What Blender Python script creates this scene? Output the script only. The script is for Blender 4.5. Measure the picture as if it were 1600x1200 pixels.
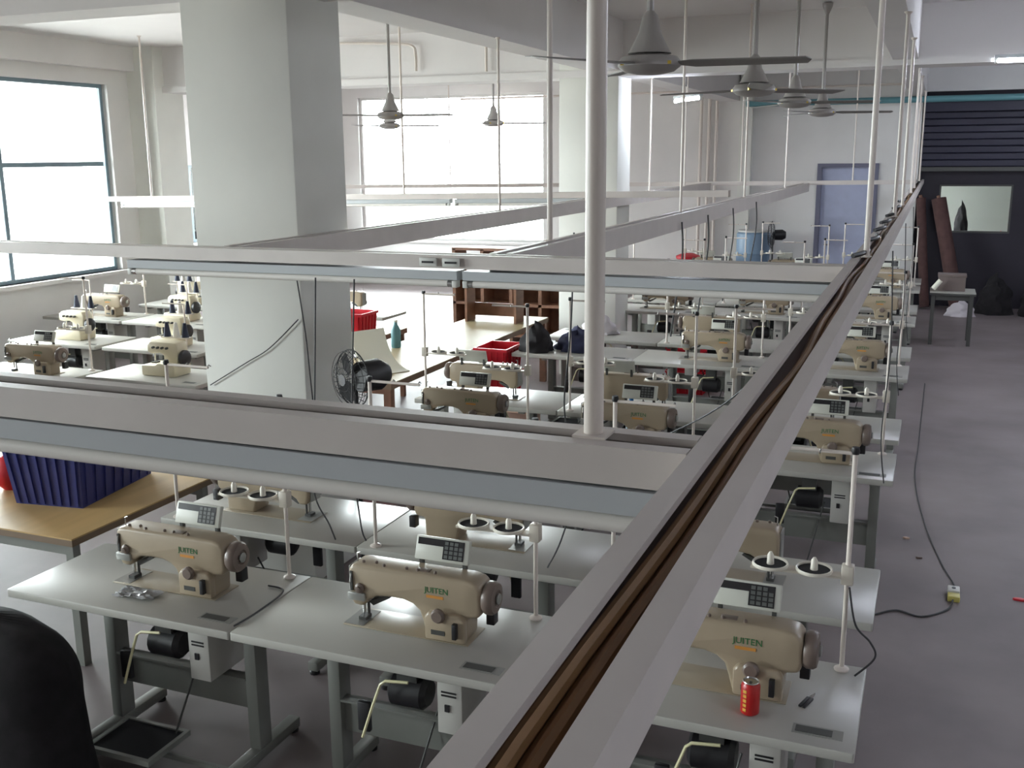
import bpy, bmesh, math, random
from mathutils import Vector, Matrix
random.seed(7)
scn = bpy.context.scene
for o in list(bpy.data.objects): bpy.data.objects.remove(o)
C = scn.collection
PI = math.pi

# ------------------------------------------------------------------ camera
cd = bpy.data.cameras.new('camera'); cam = bpy.data.objects.new('camera', cd); C.objects.link(cam)
cd.sensor_width = 36.0; cd.lens = 1616.6 / 1600 * 36; cd.clip_start = .02; cd.clip_end = 300
cam.matrix_world = Matrix(((0.92745838, -0.07298937, 0.36673357, 0.0),
                           (0.37383516, 0.20265804, -0.90508397, 0.0),
                           (-0.00826, 0.97652561, 0.21524289, 2.68),
                           (0, 0, 0, 1)))
scn.camera = cam
# ------------------------------------------------------------------ world, exposure
w = bpy.data.worlds.new('overcast_sky'); scn.world = w; w.use_nodes = True
bg = w.node_tree.nodes['Background']; bg.inputs[1].default_value = 27.0
_n = w.node_tree.nodes; _l = w.node_tree.links
_tc = _n.new('ShaderNodeTexCoord'); _sp = _n.new('ShaderNodeSeparateXYZ'); _mr = _n.new('ShaderNodeMapRange'); _mx = _n.new('ShaderNodeMix'); _mx.data_type = 'RGBA'
_l.new(_tc.outputs['Generated'], _sp.inputs[0]); _l.new(_sp.outputs['Z'], _mr.inputs['Value'])
_mr.inputs['From Min'].default_value = -.06; _mr.inputs['From Max'].default_value = .06
_l.new(_mr.outputs[0], _mx.inputs[0]); _mx.inputs[6].default_value = (.27, .275, .27, 1); _mx.inputs[7].default_value = (.93, .97, 1, 1)
_l.new(_mx.outputs[2], bg.inputs[0])
scn.view_settings.view_transform = 'Standard'; scn.view_settings.look = 'None'
scn.view_settings.gamma = 1; scn.view_settings.use_curve_mapping = False
scn.view_settings.exposure = 0.86
scn.cycles.use_denoising = True
scn.cycles.max_bounces = 9; scn.cycles.diffuse_bounces = 6; scn.cycles.glossy_bounces = 3
scn.cycles.transparent_max_bounces = 8; scn.cycles.sample_clamp_indirect = 8
scn.cycles.caustics_reflective = False; scn.cycles.caustics_refractive = False

def portal(name, loc, rot, sx, sy):
    l = bpy.data.lights.new(name, 'AREA'); l.shape = 'RECTANGLE'; l.size = sx; l.size_y = sy
    l.cycles.is_portal = True
    o = bpy.data.objects.new(name, l); C.objects.link(o); o.location = loc; o.rotation_euler = rot
    o['kind'] = 'helper'

# ------------------------------------------------------------------ materials
def mat(name, col, rough=.5, metal=0.0, var=0.0, scale=8.0, bump=0.0, alpha=None, spec=None, trans=0.0, emit=None, estr=0, wood=False, col2=None, detail=4):
    m = bpy.data.materials.new(name); m.use_nodes = True
    nt = m.node_tree; b = nt.nodes['Principled BSDF']
    c = tuple(((x / 255) / 12.92 if x / 255 <= .04045 else ((x / 255 + .055) / 1.055) ** 2.4) for x in col) + (1,)
    b.inputs['Base Color'].default_value = c
    b.inputs['Roughness'].default_value = rough; b.inputs['Metallic'].default_value = metal
    if spec is not None: b.inputs['Specular IOR Level'].default_value = spec
    if trans: b.inputs['Transmission Weight'].default_value = trans
    if emit:
        b.inputs['Emission Color'].default_value = emit + (1,); b.inputs['Emission Strength'].default_value = estr
    if var or wood or col2:
        tc = nt.nodes.new('ShaderNodeTexCoord'); mp = nt.nodes.new('ShaderNodeMapping')
        n = nt.nodes.new('ShaderNodeTexNoise'); n.inputs['Scale'].default_value = scale; n.inputs['Detail'].default_value = detail
        r = nt.nodes.new('ShaderNodeValToRGB')
        nt.links.new(tc.outputs['Object'], mp.inputs[0]); nt.links.new(mp.outputs[0], n.inputs['Vector'])
        nt.links.new(n.outputs['Fac'], r.inputs[0]); nt.links.new(r.outputs[0], b.inputs['Base Color'])
        if wood: mp.inputs['Scale'].default_value = (1, .12, 1)
        lo = tuple(x * (1 - var) for x in c[:3]) + (1,); hi = tuple(min(1, x * (1 + var)) for x in c[:3]) + (1,)
        if col2:
            hi = c; lo = tuple(((x / 255 + .055) / 1.055) ** 2.4 for x in col2) + (1,)
        r.color_ramp.elements[0].position = .35; r.color_ramp.elements[1].position = .65
        r.color_ramp.elements[0].color = lo; r.color_ramp.elements[1].color = hi
        if bump:
            bp = nt.nodes.new('ShaderNodeBump'); bp.inputs['Strength'].default_value = bump; bp.inputs['Distance'].default_value = .01
            nt.links.new(n.outputs['Fac'], bp.inputs['Height']); nt.links.new(bp.outputs[0], b.inputs['Normal'])
    return m
M = {}
M['wall'] = mat('painted_plaster', (226, 224, 222), .85, var=.035, scale=1.3)
M['ceil'] = mat('ceiling_paint', (226, 223, 222), .9, var=.03, scale=.9)
M['column'] = mat('column_paint', (226, 226, 220), .8, var=.03, scale=1.7)
M['floor'] = mat('worn_concrete', (123, 113, 114), .6, var=.17, scale=1.1, bump=.08, detail=12)
M['alu'] = mat('white_enamelled_channel', (206, 198, 193), .42, var=.03, scale=6)
M['alu_in'] = mat('channel_inside', (132, 116, 110), .6)
M['fixture'] = mat('grey_batten_enamel', (186, 190, 193), .35)
M['tube'] = mat('fluorescent_glass_off', (226, 222, 216), .22)
M['cap'] = mat('lamp_holder_plastic', (205, 205, 200), .4)
M['pipe'] = mat('pale_pipe_paint', (218, 208, 200), .35)
M['cable_brown'] = mat('brown_cable', (128, 92, 58), .55, var=.25, scale=3)
M['cable_tan'] = mat('tan_cable', (163, 128, 88), .55, var=.2, scale=3)
M['black'] = mat('black_plastic', (30, 29, 32), .45)
M['cord'] = mat('grey_black_cord', (58, 58, 60), .6)
M['lam'] = mat('white_laminate_top', (174, 172, 165), .32, var=.025, scale=3)
M['beige'] = mat('cream_enamel', (158, 143, 122), .33, var=.03, scale=6)
M['bed'] = mat('cream_bed_metal', (160, 148, 128), .35)
M['frame'] = mat('grey_steel_frame', (126, 127, 122), .45, metal=.1, var=.04, scale=5)
M['darkframe'] = mat('dark_steel', (72, 72, 70), .5, metal=.2)
M['steel'] = mat('bright_steel', (190, 190, 188), .25, metal=.9)
M['wheel'] = mat('brown_grey_handwheel', (112, 98, 90), .4)
M['boxwhite'] = mat('white_control_box', (196, 194, 188), .4)
M['panelw'] = mat('panel_pale_plastic', (196, 196, 186), .35)
M['display'] = mat('dark_display', (44, 42, 44), .2)
M['key'] = mat('grey_rubber_key', (84, 86, 84), .5)
M['green'] = mat('green_print', (44, 104, 58), .5)
M['orange'] = mat('orange_print', (196, 134, 60), .5)
M['rod'] = mat('yellow_white_rod', (226, 220, 178), .25)
M['ring'] = mat('white_spool_plate', (214, 208, 196), .35)
M['felt'] = mat('black_felt', (28, 27, 30), .95)
M['rack'] = mat('cream_rack_plastic', (196, 188, 176), .4)
M['plate'] = mat('grey_slide_plate', (150, 150, 146), .3, metal=.4)
M['wood'] = mat('pale_plywood', (196, 163, 110), .5, var=.12, scale=6, wood=True)
M['tan'] = mat('tan_board', (160, 145, 112), .5, var=.07, scale=4, wood=True)
M['brown'] = mat('brown_wood', (122, 86, 66), .55, var=.2, scale=7, wood=True)
M['edge'] = mat('dark_table_edge', (118, 98, 78), .6)
M['blue'] = mat('navy_plastic', (46, 52, 112), .42)
M['red'] = mat('red_plastic', (196, 28, 44), .4)
M['redcan'] = mat('red_can_print', (176, 30, 30), .3)
M['gold'] = mat('gold_print', (208, 160, 70), .35)
M['blackcloth'] = mat('black_cloth', (24, 21, 24), .95, var=.3, scale=14)
M['bluecloth'] = mat('dark_blue_cloth', (44, 46, 72), .9, var=.2, scale=9)
M['whitecloth'] = mat('white_sheet', (236, 234, 218), .7)
M['bottle'] = mat('clear_blue_plastic', (178, 206, 226), .12, trans=.55)
M['bluelabel'] = mat('blue_label', (40, 120, 200), .4)
M['teal'] = mat('teal_paint', (96, 142, 150), .5)
M['doorblue'] = mat('blue_grey_door', (176, 182, 208), .5, var=.03)
M['doorframe'] = mat('slate_door_frame', (108, 108, 128), .5)
M['winframe'] = mat('blue_grey_window_frame', (120, 140, 150), .4)
M['dark'] = mat('dark_plum_panel', (30, 25, 36), .7, var=.1, scale=2)
M['darkroom'] = mat('back_room_paint', (168, 172, 166), .8)
M['shutter'] = mat('dark_indigo_shutter', (34, 32, 52), .55)
M['fan'] = mat('fan_grey_enamel', (150, 145, 142), .4)
M['blade'] = mat('fan_blade_grey', (128, 124, 122), .45)
M['fanband'] = mat('fan_brass_band', (206, 178, 80), .3, metal=.6)
M['meshblack'] = mat('fan_black_wire', (38, 38, 40), .5)
M['ovl'] = mat('overlock_cream', (206, 196, 170), .4)
M['cone'] = mat('thread_cone_dark', (44, 48, 66), .8)
M['conew'] = mat('thread_cone_pale', (226, 222, 214), .8)
M['card'] = mat('pink_cardboard', (206, 176, 158), .8)
M['lampon'] = mat('lit_fluorescent', (255, 255, 255), .4, emit=(.80, .87, 1), estr=125)
M['greyfab'] = mat('dull_fabric', (112, 100, 96), .9)
M['maroon'] = mat('maroon_fabric', (78, 54, 52), .9, var=.12, scale=10)
M['floorbag'] = mat('pale_sack', (198, 192, 196), .8)
def glass_mat():
    m = bpy.data.materials.new('window_glass'); m.use_nodes = True; nt = m.node_tree
    for n in list(nt.nodes): nt.nodes.remove(n)
    o = nt.nodes.new('ShaderNodeOutputMaterial'); mx = nt.nodes.new('ShaderNodeMixShader')
    t = nt.nodes.new('ShaderNodeBsdfTransparent'); g = nt.nodes.new('ShaderNodeBsdfGlossy')
    t.inputs[0].default_value = (.94, .97, .96, 1); g.inputs['Roughness'].default_value = .03
    f = nt.nodes.new('ShaderNodeFresnel'); f.inputs[0].default_value = 1.3
    nt.links.new(f.outputs[0], mx.inputs[0]); nt.links.new(t.outputs[0], mx.inputs[1]); nt.links.new(g.outputs[0], mx.inputs[2])
    nt.links.new(mx.outputs[0], o.inputs[0]); return m
M['glass'] = glass_mat()

# ------------------------------------------------------------------ mesh helpers
class MB:
    def __init__(s): s.v = []; s.f = []
    def add(s, vs, fs):
        n = len(s.v); s.v += [tuple(v) for v in vs]; s.f += [tuple(i + n for i in f) for f in fs]; return s
    def box(s, a, b):
        x0, y0, z0 = a; x1, y1, z1 = b
        return s.add([(x0, y0, z0), (x1, y0, z0), (x1, y1, z0), (x0, y1, z0), (x0, y0, z1), (x1, y0, z1), (x1, y1, z1), (x0, y1, z1)],
                     [(3, 2, 1, 0), (4, 5, 6, 7), (0, 1, 5, 4), (1, 2, 6, 5), (2, 3, 7, 6), (3, 0, 4, 7)])
    def bar(s, p, q, wx, wz, up=(0, 0, 1)):
        p = Vector(p); q = Vector(q); d = (q - p).normalized(); u = Vector(up)
        if abs(d.dot(u)) > .98: u = Vector((0, 1, 0))
        r = d.cross(u).normalized() * wx / 2; u2 = r.cross(d).normalized() * wz / 2
        vs = [p - r - u2, p + r - u2, p + r + u2, p - r + u2, q - r - u2, q + r - u2, q + r + u2, q - r + u2]
        return s.add(vs, [(0, 1, 2, 3), (7, 6, 5, 4), (0, 4, 5, 1), (1, 5, 6, 2), (2, 6, 7, 3), (3, 7, 4, 0)])
    def tube(s, pts, r, n=8, caps=True):
        pts = [Vector(p) for p in pts]; rs = r if isinstance(r, (list, tuple)) else [r] * len(pts)
        base = len(s.v); ref = None; rings = []
        for i, p in enumerate(pts):
            d = (pts[min(i + 1, len(pts) - 1)] - pts[max(i - 1, 0)]).normalized()
            if ref is None:
                ref = Vector((0, 0, 1)) if abs(d.z) < .9 else Vector((1, 0, 0))
            a = d.cross(ref).normalized(); b = a.cross(d).normalized(); ref = b
            rings.append([p + (a * math.cos(t) + b * math.sin(t)) * rs[i] for t in [2 * PI * k / n for k in range(n)]])
        vs = [v for g in rings for v in g]; fs = []
        for i in range(len(pts) - 1):
            for k in range(n):
                k2 = (k + 1) % n; fs.append((i * n + k, (i + 1) * n + k, (i + 1) * n + k2, i * n + k2))
        if caps:
            fs.append(tuple(range(n))); fs.append(tuple((len(pts) - 1) * n + k for k in reversed(range(n))))
        return s.add(vs, fs)
    def lathe(s, prof, o=(0, 0, 0), n=20, axis='z', closed=False):
        vs = []; fs = []
        for r, h in prof:
            for k in range(n):
                t = 2 * PI * k / n; a, b = r * math.cos(t), r * math.sin(t)
                p = {'z': (a, b, h), 'x': (h, a, b), 'y': (b, h, a)}[axis]
                vs.append((p[0] + o[0], p[1] + o[1], p[2] + o[2]))
        m = len(prof)
        for i in range(m - 1 + (1 if closed else 0)):
            j = (i + 1) % m
            for k in range(n):
                k2 = (k + 1) % n; fs.append((i * n + k, i * n + k2, j * n + k2, j * n + k))
        if not closed:
            fs.append(tuple(reversed(range(n)))); fs.append(tuple((m - 1) * n + k for k in range(n)))
        return s.add(vs, fs)
    def prism(s, poly, y0, y1, plane='xz'):
        n = len(poly); f3 = {'xz': lambda a, b, c: (a, c, b), 'xy': lambda a, b, c: (a, b, c), 'yz': lambda a, b, c: (c, a, b)}[plane]
        vs = [f3(a, b, y0) for a, b in poly] + [f3(a, b, y1) for a, b in poly]
        fs = [tuple(range(n)), tuple(reversed(range(n, 2 * n)))] + [((i + 1) % n, i, n + i, n + (i + 1) % n) for i in range(n)]
        return s.add(vs, fs)
    def mesh(s, name, m, smooth=False, bevel=0, seg=2):
        me = bpy.data.meshes.new(name); me.from_pydata(s.v, [], s.f)
        bm = bmesh.new(); bm.from_mesh(me)
        bmesh.ops.recalc_face_normals(bm, faces=bm.faces)
        if bevel:
            es = [e for e in bm.edges if len(e.link_faces) == 2 and e.calc_face_angle(0) > .6]
            bmesh.ops.bevel(bm, geom=es, offset=bevel, segments=seg, affect='EDGES', profile=.5, clamp_overlap=True)
        bm.to_mesh(me); bm.free()
        me.materials.append(M[m] if isinstance(m, str) else m)
        if smooth or bevel:
            for p in me.polygons: p.use_smooth = True
            try: me.set_sharp_from_angle(angle=math.radians(40))
            except Exception: pass
        return me
    def build(s, name, m, parent=None, smooth=False, bevel=0, seg=2, label=None):
        o = bpy.data.objects.new(name, s.mesh(name, m, smooth, bevel, seg)); C.objects.link(o); o.parent = parent
        if label: o['label'] = label
        return o
def tag(o, label=None, cat=None, group=None, kind=None):
    if label: o['label'] = label
    if cat: o['category'] = cat
    if group: o['group'] = group
    if kind: o['kind'] = kind
    return o
def thing(name, label, cat, loc=(0, 0, 0), rz=0, group=None):
    o = bpy.data.objects.new(name, None); C.objects.link(o); o.location = loc; o.rotation_euler = (0, 0, rz)
    o.empty_display_size = .1
    return tag(o, label, cat, group)
KIDS = {}
def copy_tree(o, parent=None):
    c = o.copy(); C.objects.link(c); c.parent = parent
    for ch in o.children: copy_tree(ch, c)
    return c
def struct(name, mb, m, parent=None, label=None, bevel=0):
    o = mb.build(name, m, parent, bevel=bevel)
    if parent is None: o['kind'] = 'structure'
    if label: o['label'] = label
    return o
def bez(p, n=14):
    """smooth curve through the points"""
    P = [Vector(x) for x in p]; P = [P[0]] + P + [P[-1]]; out = []
    for i in range(1, len(P) - 2):
        for k in range(n):
            t = k / n; a, b, c, d = P[i - 1], P[i], P[i + 1], P[i + 2]
            out.append(.5 * ((2 * b) + (c - a) * t + (2 * a - 5 * b + 4 * c - d) * t * t + (3 * b - a - 3 * c + d) * t ** 3))
    out.append(P[-2]); return out
def text_mesh(body, size, m):
    cu = bpy.data.curves.new('lettering', 'FONT'); cu.body = body; cu.size = size; cu.align_x = 'CENTER'; cu.align_y = 'CENTER'; cu.extrude = .0006
    cu.resolution_u = 2
    o = bpy.data.objects.new('lettering_tmp', cu); C.objects.link(o)
    dg = bpy.context.evaluated_depsgraph_get()
    me = bpy.data.meshes.new_from_object(o.evaluated_get(dg)); bpy.data.objects.remove(o)
    me.materials.clear(); me.materials.append(M[m]); me.name = 'lettering'; return me

# ================================================================== the building
SLAB = 4.18; BB = 3.63
struct('floor', MB().box((-13.5, -8, -.2), (8.2, 27, 0)), 'floor')
struct('ceiling', MB().box((-13.5, -8, SLAB), (8.2, 20.0, SLAB + .2)), 'ceil')
# walls are solid blocks around their openings
def wall_with_openings(name, axis, c0, c1, a0, a1, z1, ops, m='wall'):
    """axis 'x': wall plane of constant x between c0..c1, running a0..a1 along y; ops = (a,b,z0,z1) sorted"""
    mb = MB()
    def bx(a, b, z0, z1_):
        if b - a < 1e-4 or z1_ - z0 < 1e-4: return
        if axis == 'x': mb.box((c0, a, z0), (c1, b, z1_))
        else: mb.box((a, c0, z0), (b, c1, z1_))
    cur = a0
    for (a, b, z0, z1_) in ops:
        bx(cur, a, 0, z1); bx(a, b, 0, z0); bx(a, b, z1_, z1); cur = b
    bx(cur, a1, 0, z1)
    return struct(name, mb, m)
LW = [(-4.6, -2.7, 1.17, 3.67), (-.6, 2.2, 1.17, 3.67), (6.4, 11.42, 1.17, 3.67)]
wall_with_openings('wall_left', 'x', -10.75, -10.5, -8, 12.3, SLAB, LW)
struct('wall_return', MB().box((-13.4, 12.1, 0), (-10.5, 12.3, SLAB)), 'wall')
wall_with_openings('wall_alcove', 'x', -13.4, -13.15, 12.3, 20, SLAB, [(15.4, 18.4, 1.1, 2.56)])
wall_with_openings('wall_far', 'y', 19.8, 20.0, -13.15, -.32, SLAB, [(-11.5, -7.3, .95, 3.9), (-1.96, -1.03, 0, 2.43)])
struct('wall_far_lintel', MB().box((-.32, 19.8, 3.70), (8, 20.0, SLAB)), 'wall')
wall_with_openings('wall_right', 'x', 8.0, 8.2, -8, 20, SLAB, [])
wall_with_openings('wall_rear', 'y', -8.2, -8, -10.75, 8.2, SLAB, [])
for (a, b, z0, z1) in LW: portal('window_portal', (-10.76, (a + b) / 2, (z0 + z1) / 2), (0, -PI / 2, 0), z1 - z0, b - a)
portal('window_portal', (-13.42, 16.9, 1.83), (0, -PI / 2, 0), 1.46, 3.0)
portal('window_portal', (-9.4, 20.02, 2.42), (-PI / 2, 0, 0), 4.2, 2.95)
# columns and beams
struct('column', MB().box((-4.27, 5.30, 0), (-3.52, 5.88, SLAB)), 'column', bevel=.012)
struct('column', MB().box((-4.23, 12.0, 0), (-3.50, 12.55, SLAB)), 'column', bevel=.012)
struct('column', MB().box((-10.5, 11.82, 0), (-10.04, 12.4, SLAB)), 'column')
struct('beam', MB().box((-3.81, -8, BB), (-3.46, 19.8, SLAB)), 'ceil')
struct('beam', MB().box((-.52, -8, BB), (-.27, 19.8, SLAB)), 'ceil')
struct('beam', MB().box((-10.5, 5.36, BB - .03), (8, 5.72, SLAB)), 'ceil')
struct('beam', MB().box((-13.15, 12.02, BB + .02), (8, 12.4, SLAB)), 'ceil')
struct('beam', MB().box((-13.15, 11.97, BB - .06), (8, 12.45, BB + .02)), 'ceil')
struct('beam', MB().box((-10.5, -8, 3.86), (-10.36, 12.0, SLAB - .0)), 'wall')
# pilaster and thin wall pipes on the far wall
struct('trim_1', MB().box((-3.42, 19.62, 0), (-3.2, 19.8, SLAB)), 'column')
for i, x in enumerate((-4.15, -4.0, -3.86)):
    tag(MB().tube([(x, 19.72, .3), (x, 19.72, SLAB)], .03, 8).build('wall_pipe', 'pipe', None, True),
        ('thin pale pipe on far wall, first beside the pilaster', 'thin pale pipe on far wall, middle of three by pilaster', 'thin pale pipe on far wall, closest to the pilaster')[i], 'pipe', 'wall pipes by the pilaster')
tag(MB().tube([(-3.3, 19.55, 3.565), (8, 19.55, 3.565)], .055, 10).build('service_pipe', 'teal', None, True), 'teal horizontal service pipe high along the far wall', 'pipe')
tag(MB().tube([(-9, 19.6, 3.8), (-.4, 19.6, 3.83)], .02, 8).build('conduit', 'pipe', None, True), 'thin grey conduit above the teal pipe', 'conduit')
tag(MB().tube(bez([(-7.2, 11.97, 4.1), (-6.45, 11.97, 4.06), (-6.15, 11.97, 4.02), (-6.1, 11.97, 3.9), (-6.1, 11.97, 3.72)], 6), .018, 6).build('conduit', 'pipe', None, True), 'pale conduit bending down the cross beam face', 'conduit')
tag(MB().tube([(-5.15, 11.97, 4.12), (-5.15, 11.97, 3.68)], .018, 6).build('conduit', 'pipe', None, True), 'short upright conduit on the cross beam face', 'conduit')

# windows
def window(n, axis, c, a0, a1, z0, z1, mull, trans, inward, fm='winframe'):
    root = bpy.data.objects.new('window_%d' % n, None); C.objects.link(root); root['kind'] = 'structure'
    f = MB(); d = .05
    def bx(mb, a, b, p, q, dd=d):
        if axis == 'x': mb.box((c - dd / 2, a, p), (c + dd / 2, b, q))
        else: mb.box((a, c - dd / 2, p), (b, c + dd / 2, q))
    e = .05
    bx(f, a0, a0 + e, z0, z1); bx(f, a1 - e, a1, z0, z1); bx(f, a0 + e, a1 - e, z0, z0 + e); bx(f, a0 + e, a1 - e, z1 - e, z1)
    f.build('window_frame', fm, root)
    xs = [a0 + e] + list(mull) + [a1 - e]; zs = [z0 + e] + list(trans) + [z1 - e]
    for m_ in mull:
        mb = MB(); bx(mb, m_ - .03, m_ + .03, z0 + e, z1 - e); mb.build('mullion', 'winframe', root)
    for t in trans:
        for i in range(len(xs) - 1):
            mb = MB(); bx(mb, xs[i] + .03, xs[i + 1] - .03, t - .03, t + .03, .04); mb.build('transom', 'winframe', root)
    for i in range(len(xs) - 1):
        for j in range(len(zs) - 1):
            mb = MB(); bx(mb, xs[i], xs[i + 1], zs[j], zs[j + 1], .006); mb.build('pane', 'glass', root)
    s = MB(); 
    if axis == 'x': s.box((c - .02 if inward > 0 else c - .2, a0 - .05, z0 - .05), (c + .2 if inward > 0 else c + .02, a1 + .05, z0))
    else: s.box((a0 - .05, c - .2, z0 - .05), (a1 + .05, c, z0))
    s.build('window_sill', 'wall', root)
    return root
k = 1
for (a, b, z0, z1) in LW:
    mm = [9.62] if b > 11 else [(a + b) / 2]
    if b > 11: mm = [8.0, 9.62]
    window(k, 'x', -10.62, a, b, z0, z1, mm, [2.62], 1); k += 1
window(k, 'x', -13.28, 15.4, 18.4, 1.1, 2.56, [16.4, 17.4], [], 1); k += 1
window(k, 'y', 19.92, -11.5, -7.3, .95, 3.9, [], [], 1, 'wall'); k += 1
# blue-grey door in the far wall
d = bpy.data.objects.new('door_1', None); C.objects.link(d); d['kind'] = 'structure'; d['label'] = 'blue-grey door in the far wall'
MB().box((-1.945, 19.83, .0), (-1.045, 19.88, 2.228)).build('door_leaf', 'doorblue', d)
MB().box((-1.945, 19.835, 2.2285), (-1.045, 19.88, 2.435)).build('door_transom', 'doorblue', d)
fr = MB().box((-2.02, 19.76, 0), (-1.94, 19.9, 2.5)).box((-1.05, 19.76, 0), (-.97, 19.9, 2.5)).box((-1.94, 19.76, 2.43), (-1.05, 19.9, 2.5)).build('door_frame', 'doorframe', d)
MB().tube([(-1.84, 19.81, 1.05), (-1.84, 19.78, 1.05), (-1.74, 19.78, 1.05)], .012, 8).build('door_handle', 'steel', d, True)

# dark partition on the aisle side: shutter housing, window to the back room
DX0, DX1 = .05, 1.22
struct('wall_dark_partition', MB().box((-.32, 19.9, 0), (DX0, 20.05, 3.7)).box((DX0, 19.9, 0), (DX1, 20.05, 1.30)).box((DX0, 19.9, 2.13), (DX1, 20.05, 3.7)).box((DX1, 19.9, 0), (8, 20.05, 3.7)), 'dark')
sh = thing('roller_shutter', 'dark indigo roller shutter rolled up above the far aisle', 'shutter', (0, 0, 0))
MB().box((-.3, 19.62, 3.36), (8, 19.9, 3.62)).build('housing', 'shutter', sh)
for i in range(8):
    MB().prism([(19.78, 2.44 + i * .115), (19.8, 2.45 + i * .115), (19.8, 2.54 + i * .115), (19.78, 2.55 + i * .115), (19.86, 2.55 + i * .115), (19.86, 2.44 + i * .115)], -.28, 8, 'yz').build('slat', 'shutter', sh)
MB().box((-.28, 19.76, 2.36), (8, 19.87, 2.43)).build('bottom_rail', 'darkframe', sh)
wn = bpy.data.objects.new('window_%d' % k, None); C.objects.link(wn); wn['kind'] = 'structure'; wn['label'] = 'inner window to the back room'
MB().box((DX0, 19.92, 1.30), (DX0 + .03, 20.0, 2.13)).box((DX1 - .03, 19.92, 1.30), (DX1, 20.0, 2.13)).box((DX0 + .03, 19.92, 1.30), (DX1 - .03, 20.0, 1.33)).box((DX0 + .03, 19.92, 2.10), (DX1 - .03, 20.0, 2.13)).build('window_frame', 'darkframe', wn)
MB().box((DX0 + .03, 19.955, 1.33), (DX1 - .03, 19.961, 2.10)).build('pane', 'glass', wn)
struct('wall_back_room', MB().box((-1.5, 24, 0), (5, 24.2, 3.2)).box((4.8, 20.05, 0), (5, 24, 3.2)).box((-1.7, 20.05, 0), (-1.5, 21, 3.2)).box((-1.7, 23, 0), (-1.5, 24.2, 3.2)).box((-1.7, 21, 0), (-1.5, 23, 1)).box((-1.7, 21, 2.4), (-1.5, 23, 3.2)), 'darkroom')
struct('ceiling_back_room', MB().box((-1.7, 20.05, 3.2), (5, 24.2, 3.3)), 'darkroom')
portal('window_portal', (-1.72, 22, 1.7), (0, -PI / 2, 0), 1.4, 2.0)

# ================================================================== trays (U channels with in-turned lips)
TZ = 2.23
def channel(name, p, q, label, width=.117, h=.0635, lip=.034, t=.003, group='hanging cable trays'):
    p = Vector(p); q = Vector(q); L = (q - p).length; d = (q - p).normalized()
    root = thing(name, label, 'cable tray', p, 0, group)
    X = Vector((d.y, -d.x, 0)).normalized(); Zv = X.cross(d)
    root.matrix_world = Matrix(((X.x, d.x, Zv.x, p.x), (X.y, d.y, Zv.y, p.y), (X.z, d.z, Zv.z, p.z), (0, 0, 0, 1)))
    w2 = width / 2; r = .004
    MB().box((-w2, 0, -h), (-w2 + t, L, 0)).box((-w2 + t, 0, -t), (-w2 + lip, L, 0)).box((-w2 + lip - t, 0, -.012), (-w2 + lip, L, -t)) \
        .box((w2 - t, 0, -h), (w2, L, 0)).box((w2 - lip, 0, -t), (w2 - t, L, 0)).box((w2 - lip, 0, -.012), (w2 - lip + t, L, -t)).build('channel', 'alu', root)
    MB().box((-w2 + t, 0, -h), (w2 - t, L, -h + t)).build('floor_strip', 'alu_in', root, label='brownish inside of the channel')
    return root
MX = -.2665
tray = channel('cable_tray', (MX, -1.2, TZ), (MX, 19.4, TZ), 'long open cable tray running up the aisle, full of brown cables')
for i, (x0, z0, m_, ph) in enumerate([(-.0235, -.0495, 'cable_brown', 0), (.0, -.0490, 'cable_tan', 0), (.0235, -.0488, 'cable_brown', 0), (-.0125, -.0318, 'cable_tan', 0), (.0125, -.0305, 'cable_brown', 0)]):
    pts = []
    for s in range(0, 104):
        y = .05 + s * .17
        wv = .010 * math.sin(y * 2.1) + .005 * math.sin(y * 5.3 + 1)
        pts.append((x0 + wv, y, z0))
    o = MB().tube([(p[0] + MX, p[1] - 1.2, p[2] + TZ) for p in pts], (.0108, .0105, .0108, .0092, .0085)[i], 8).build('cable', m_, None, True)
    tag(o, ('thick brown cable at the wall of the aisle tray', 'thick tan cable along the middle of the aisle tray', 'brown cable along the aisle side of the tray',
            'thin tan cable twisting on top in the aisle tray', 'thinnest brown cable lying highest in the aisle tray')[i], 'cable', 'cables in the aisle tray')
t2 = channel('cable_tray', (-1.89, 4.535, TZ), (-1.89, 16.85, TZ), 'cable tray parallel to the aisle tray, one bay in', h=.125)
t3 = channel('cable_tray', (-3.42, 4.54, TZ), (-3.42, 16.85, TZ), 'cable tray parallel to the aisle tray, two bays in, by the column', h=.125)
xb = MX - .0585
b1 = channel('cable_tray', (xb - .002, 1.575, TZ), (-4.6, 1.575, TZ), 'nearest cross tray with a lamp batten slung beneath')
b2 = channel('cable_tray', (xb - .002, 4.52 - .0665, TZ), (-9.0, 4.5, TZ - .01), 'second cross tray in front of the square column')
b3 = channel('cable_tray', (-1.96, 10.8, 2.318), (-10.3, 10.8, 2.2), 'third cross tray, ending short of the aisle')
b4 = channel('cable_tray', (xb - .002, 16.92, TZ + .05), (-10.3, 16.92, TZ - .05), 'farthest cross tray passing in front of the door')
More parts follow.
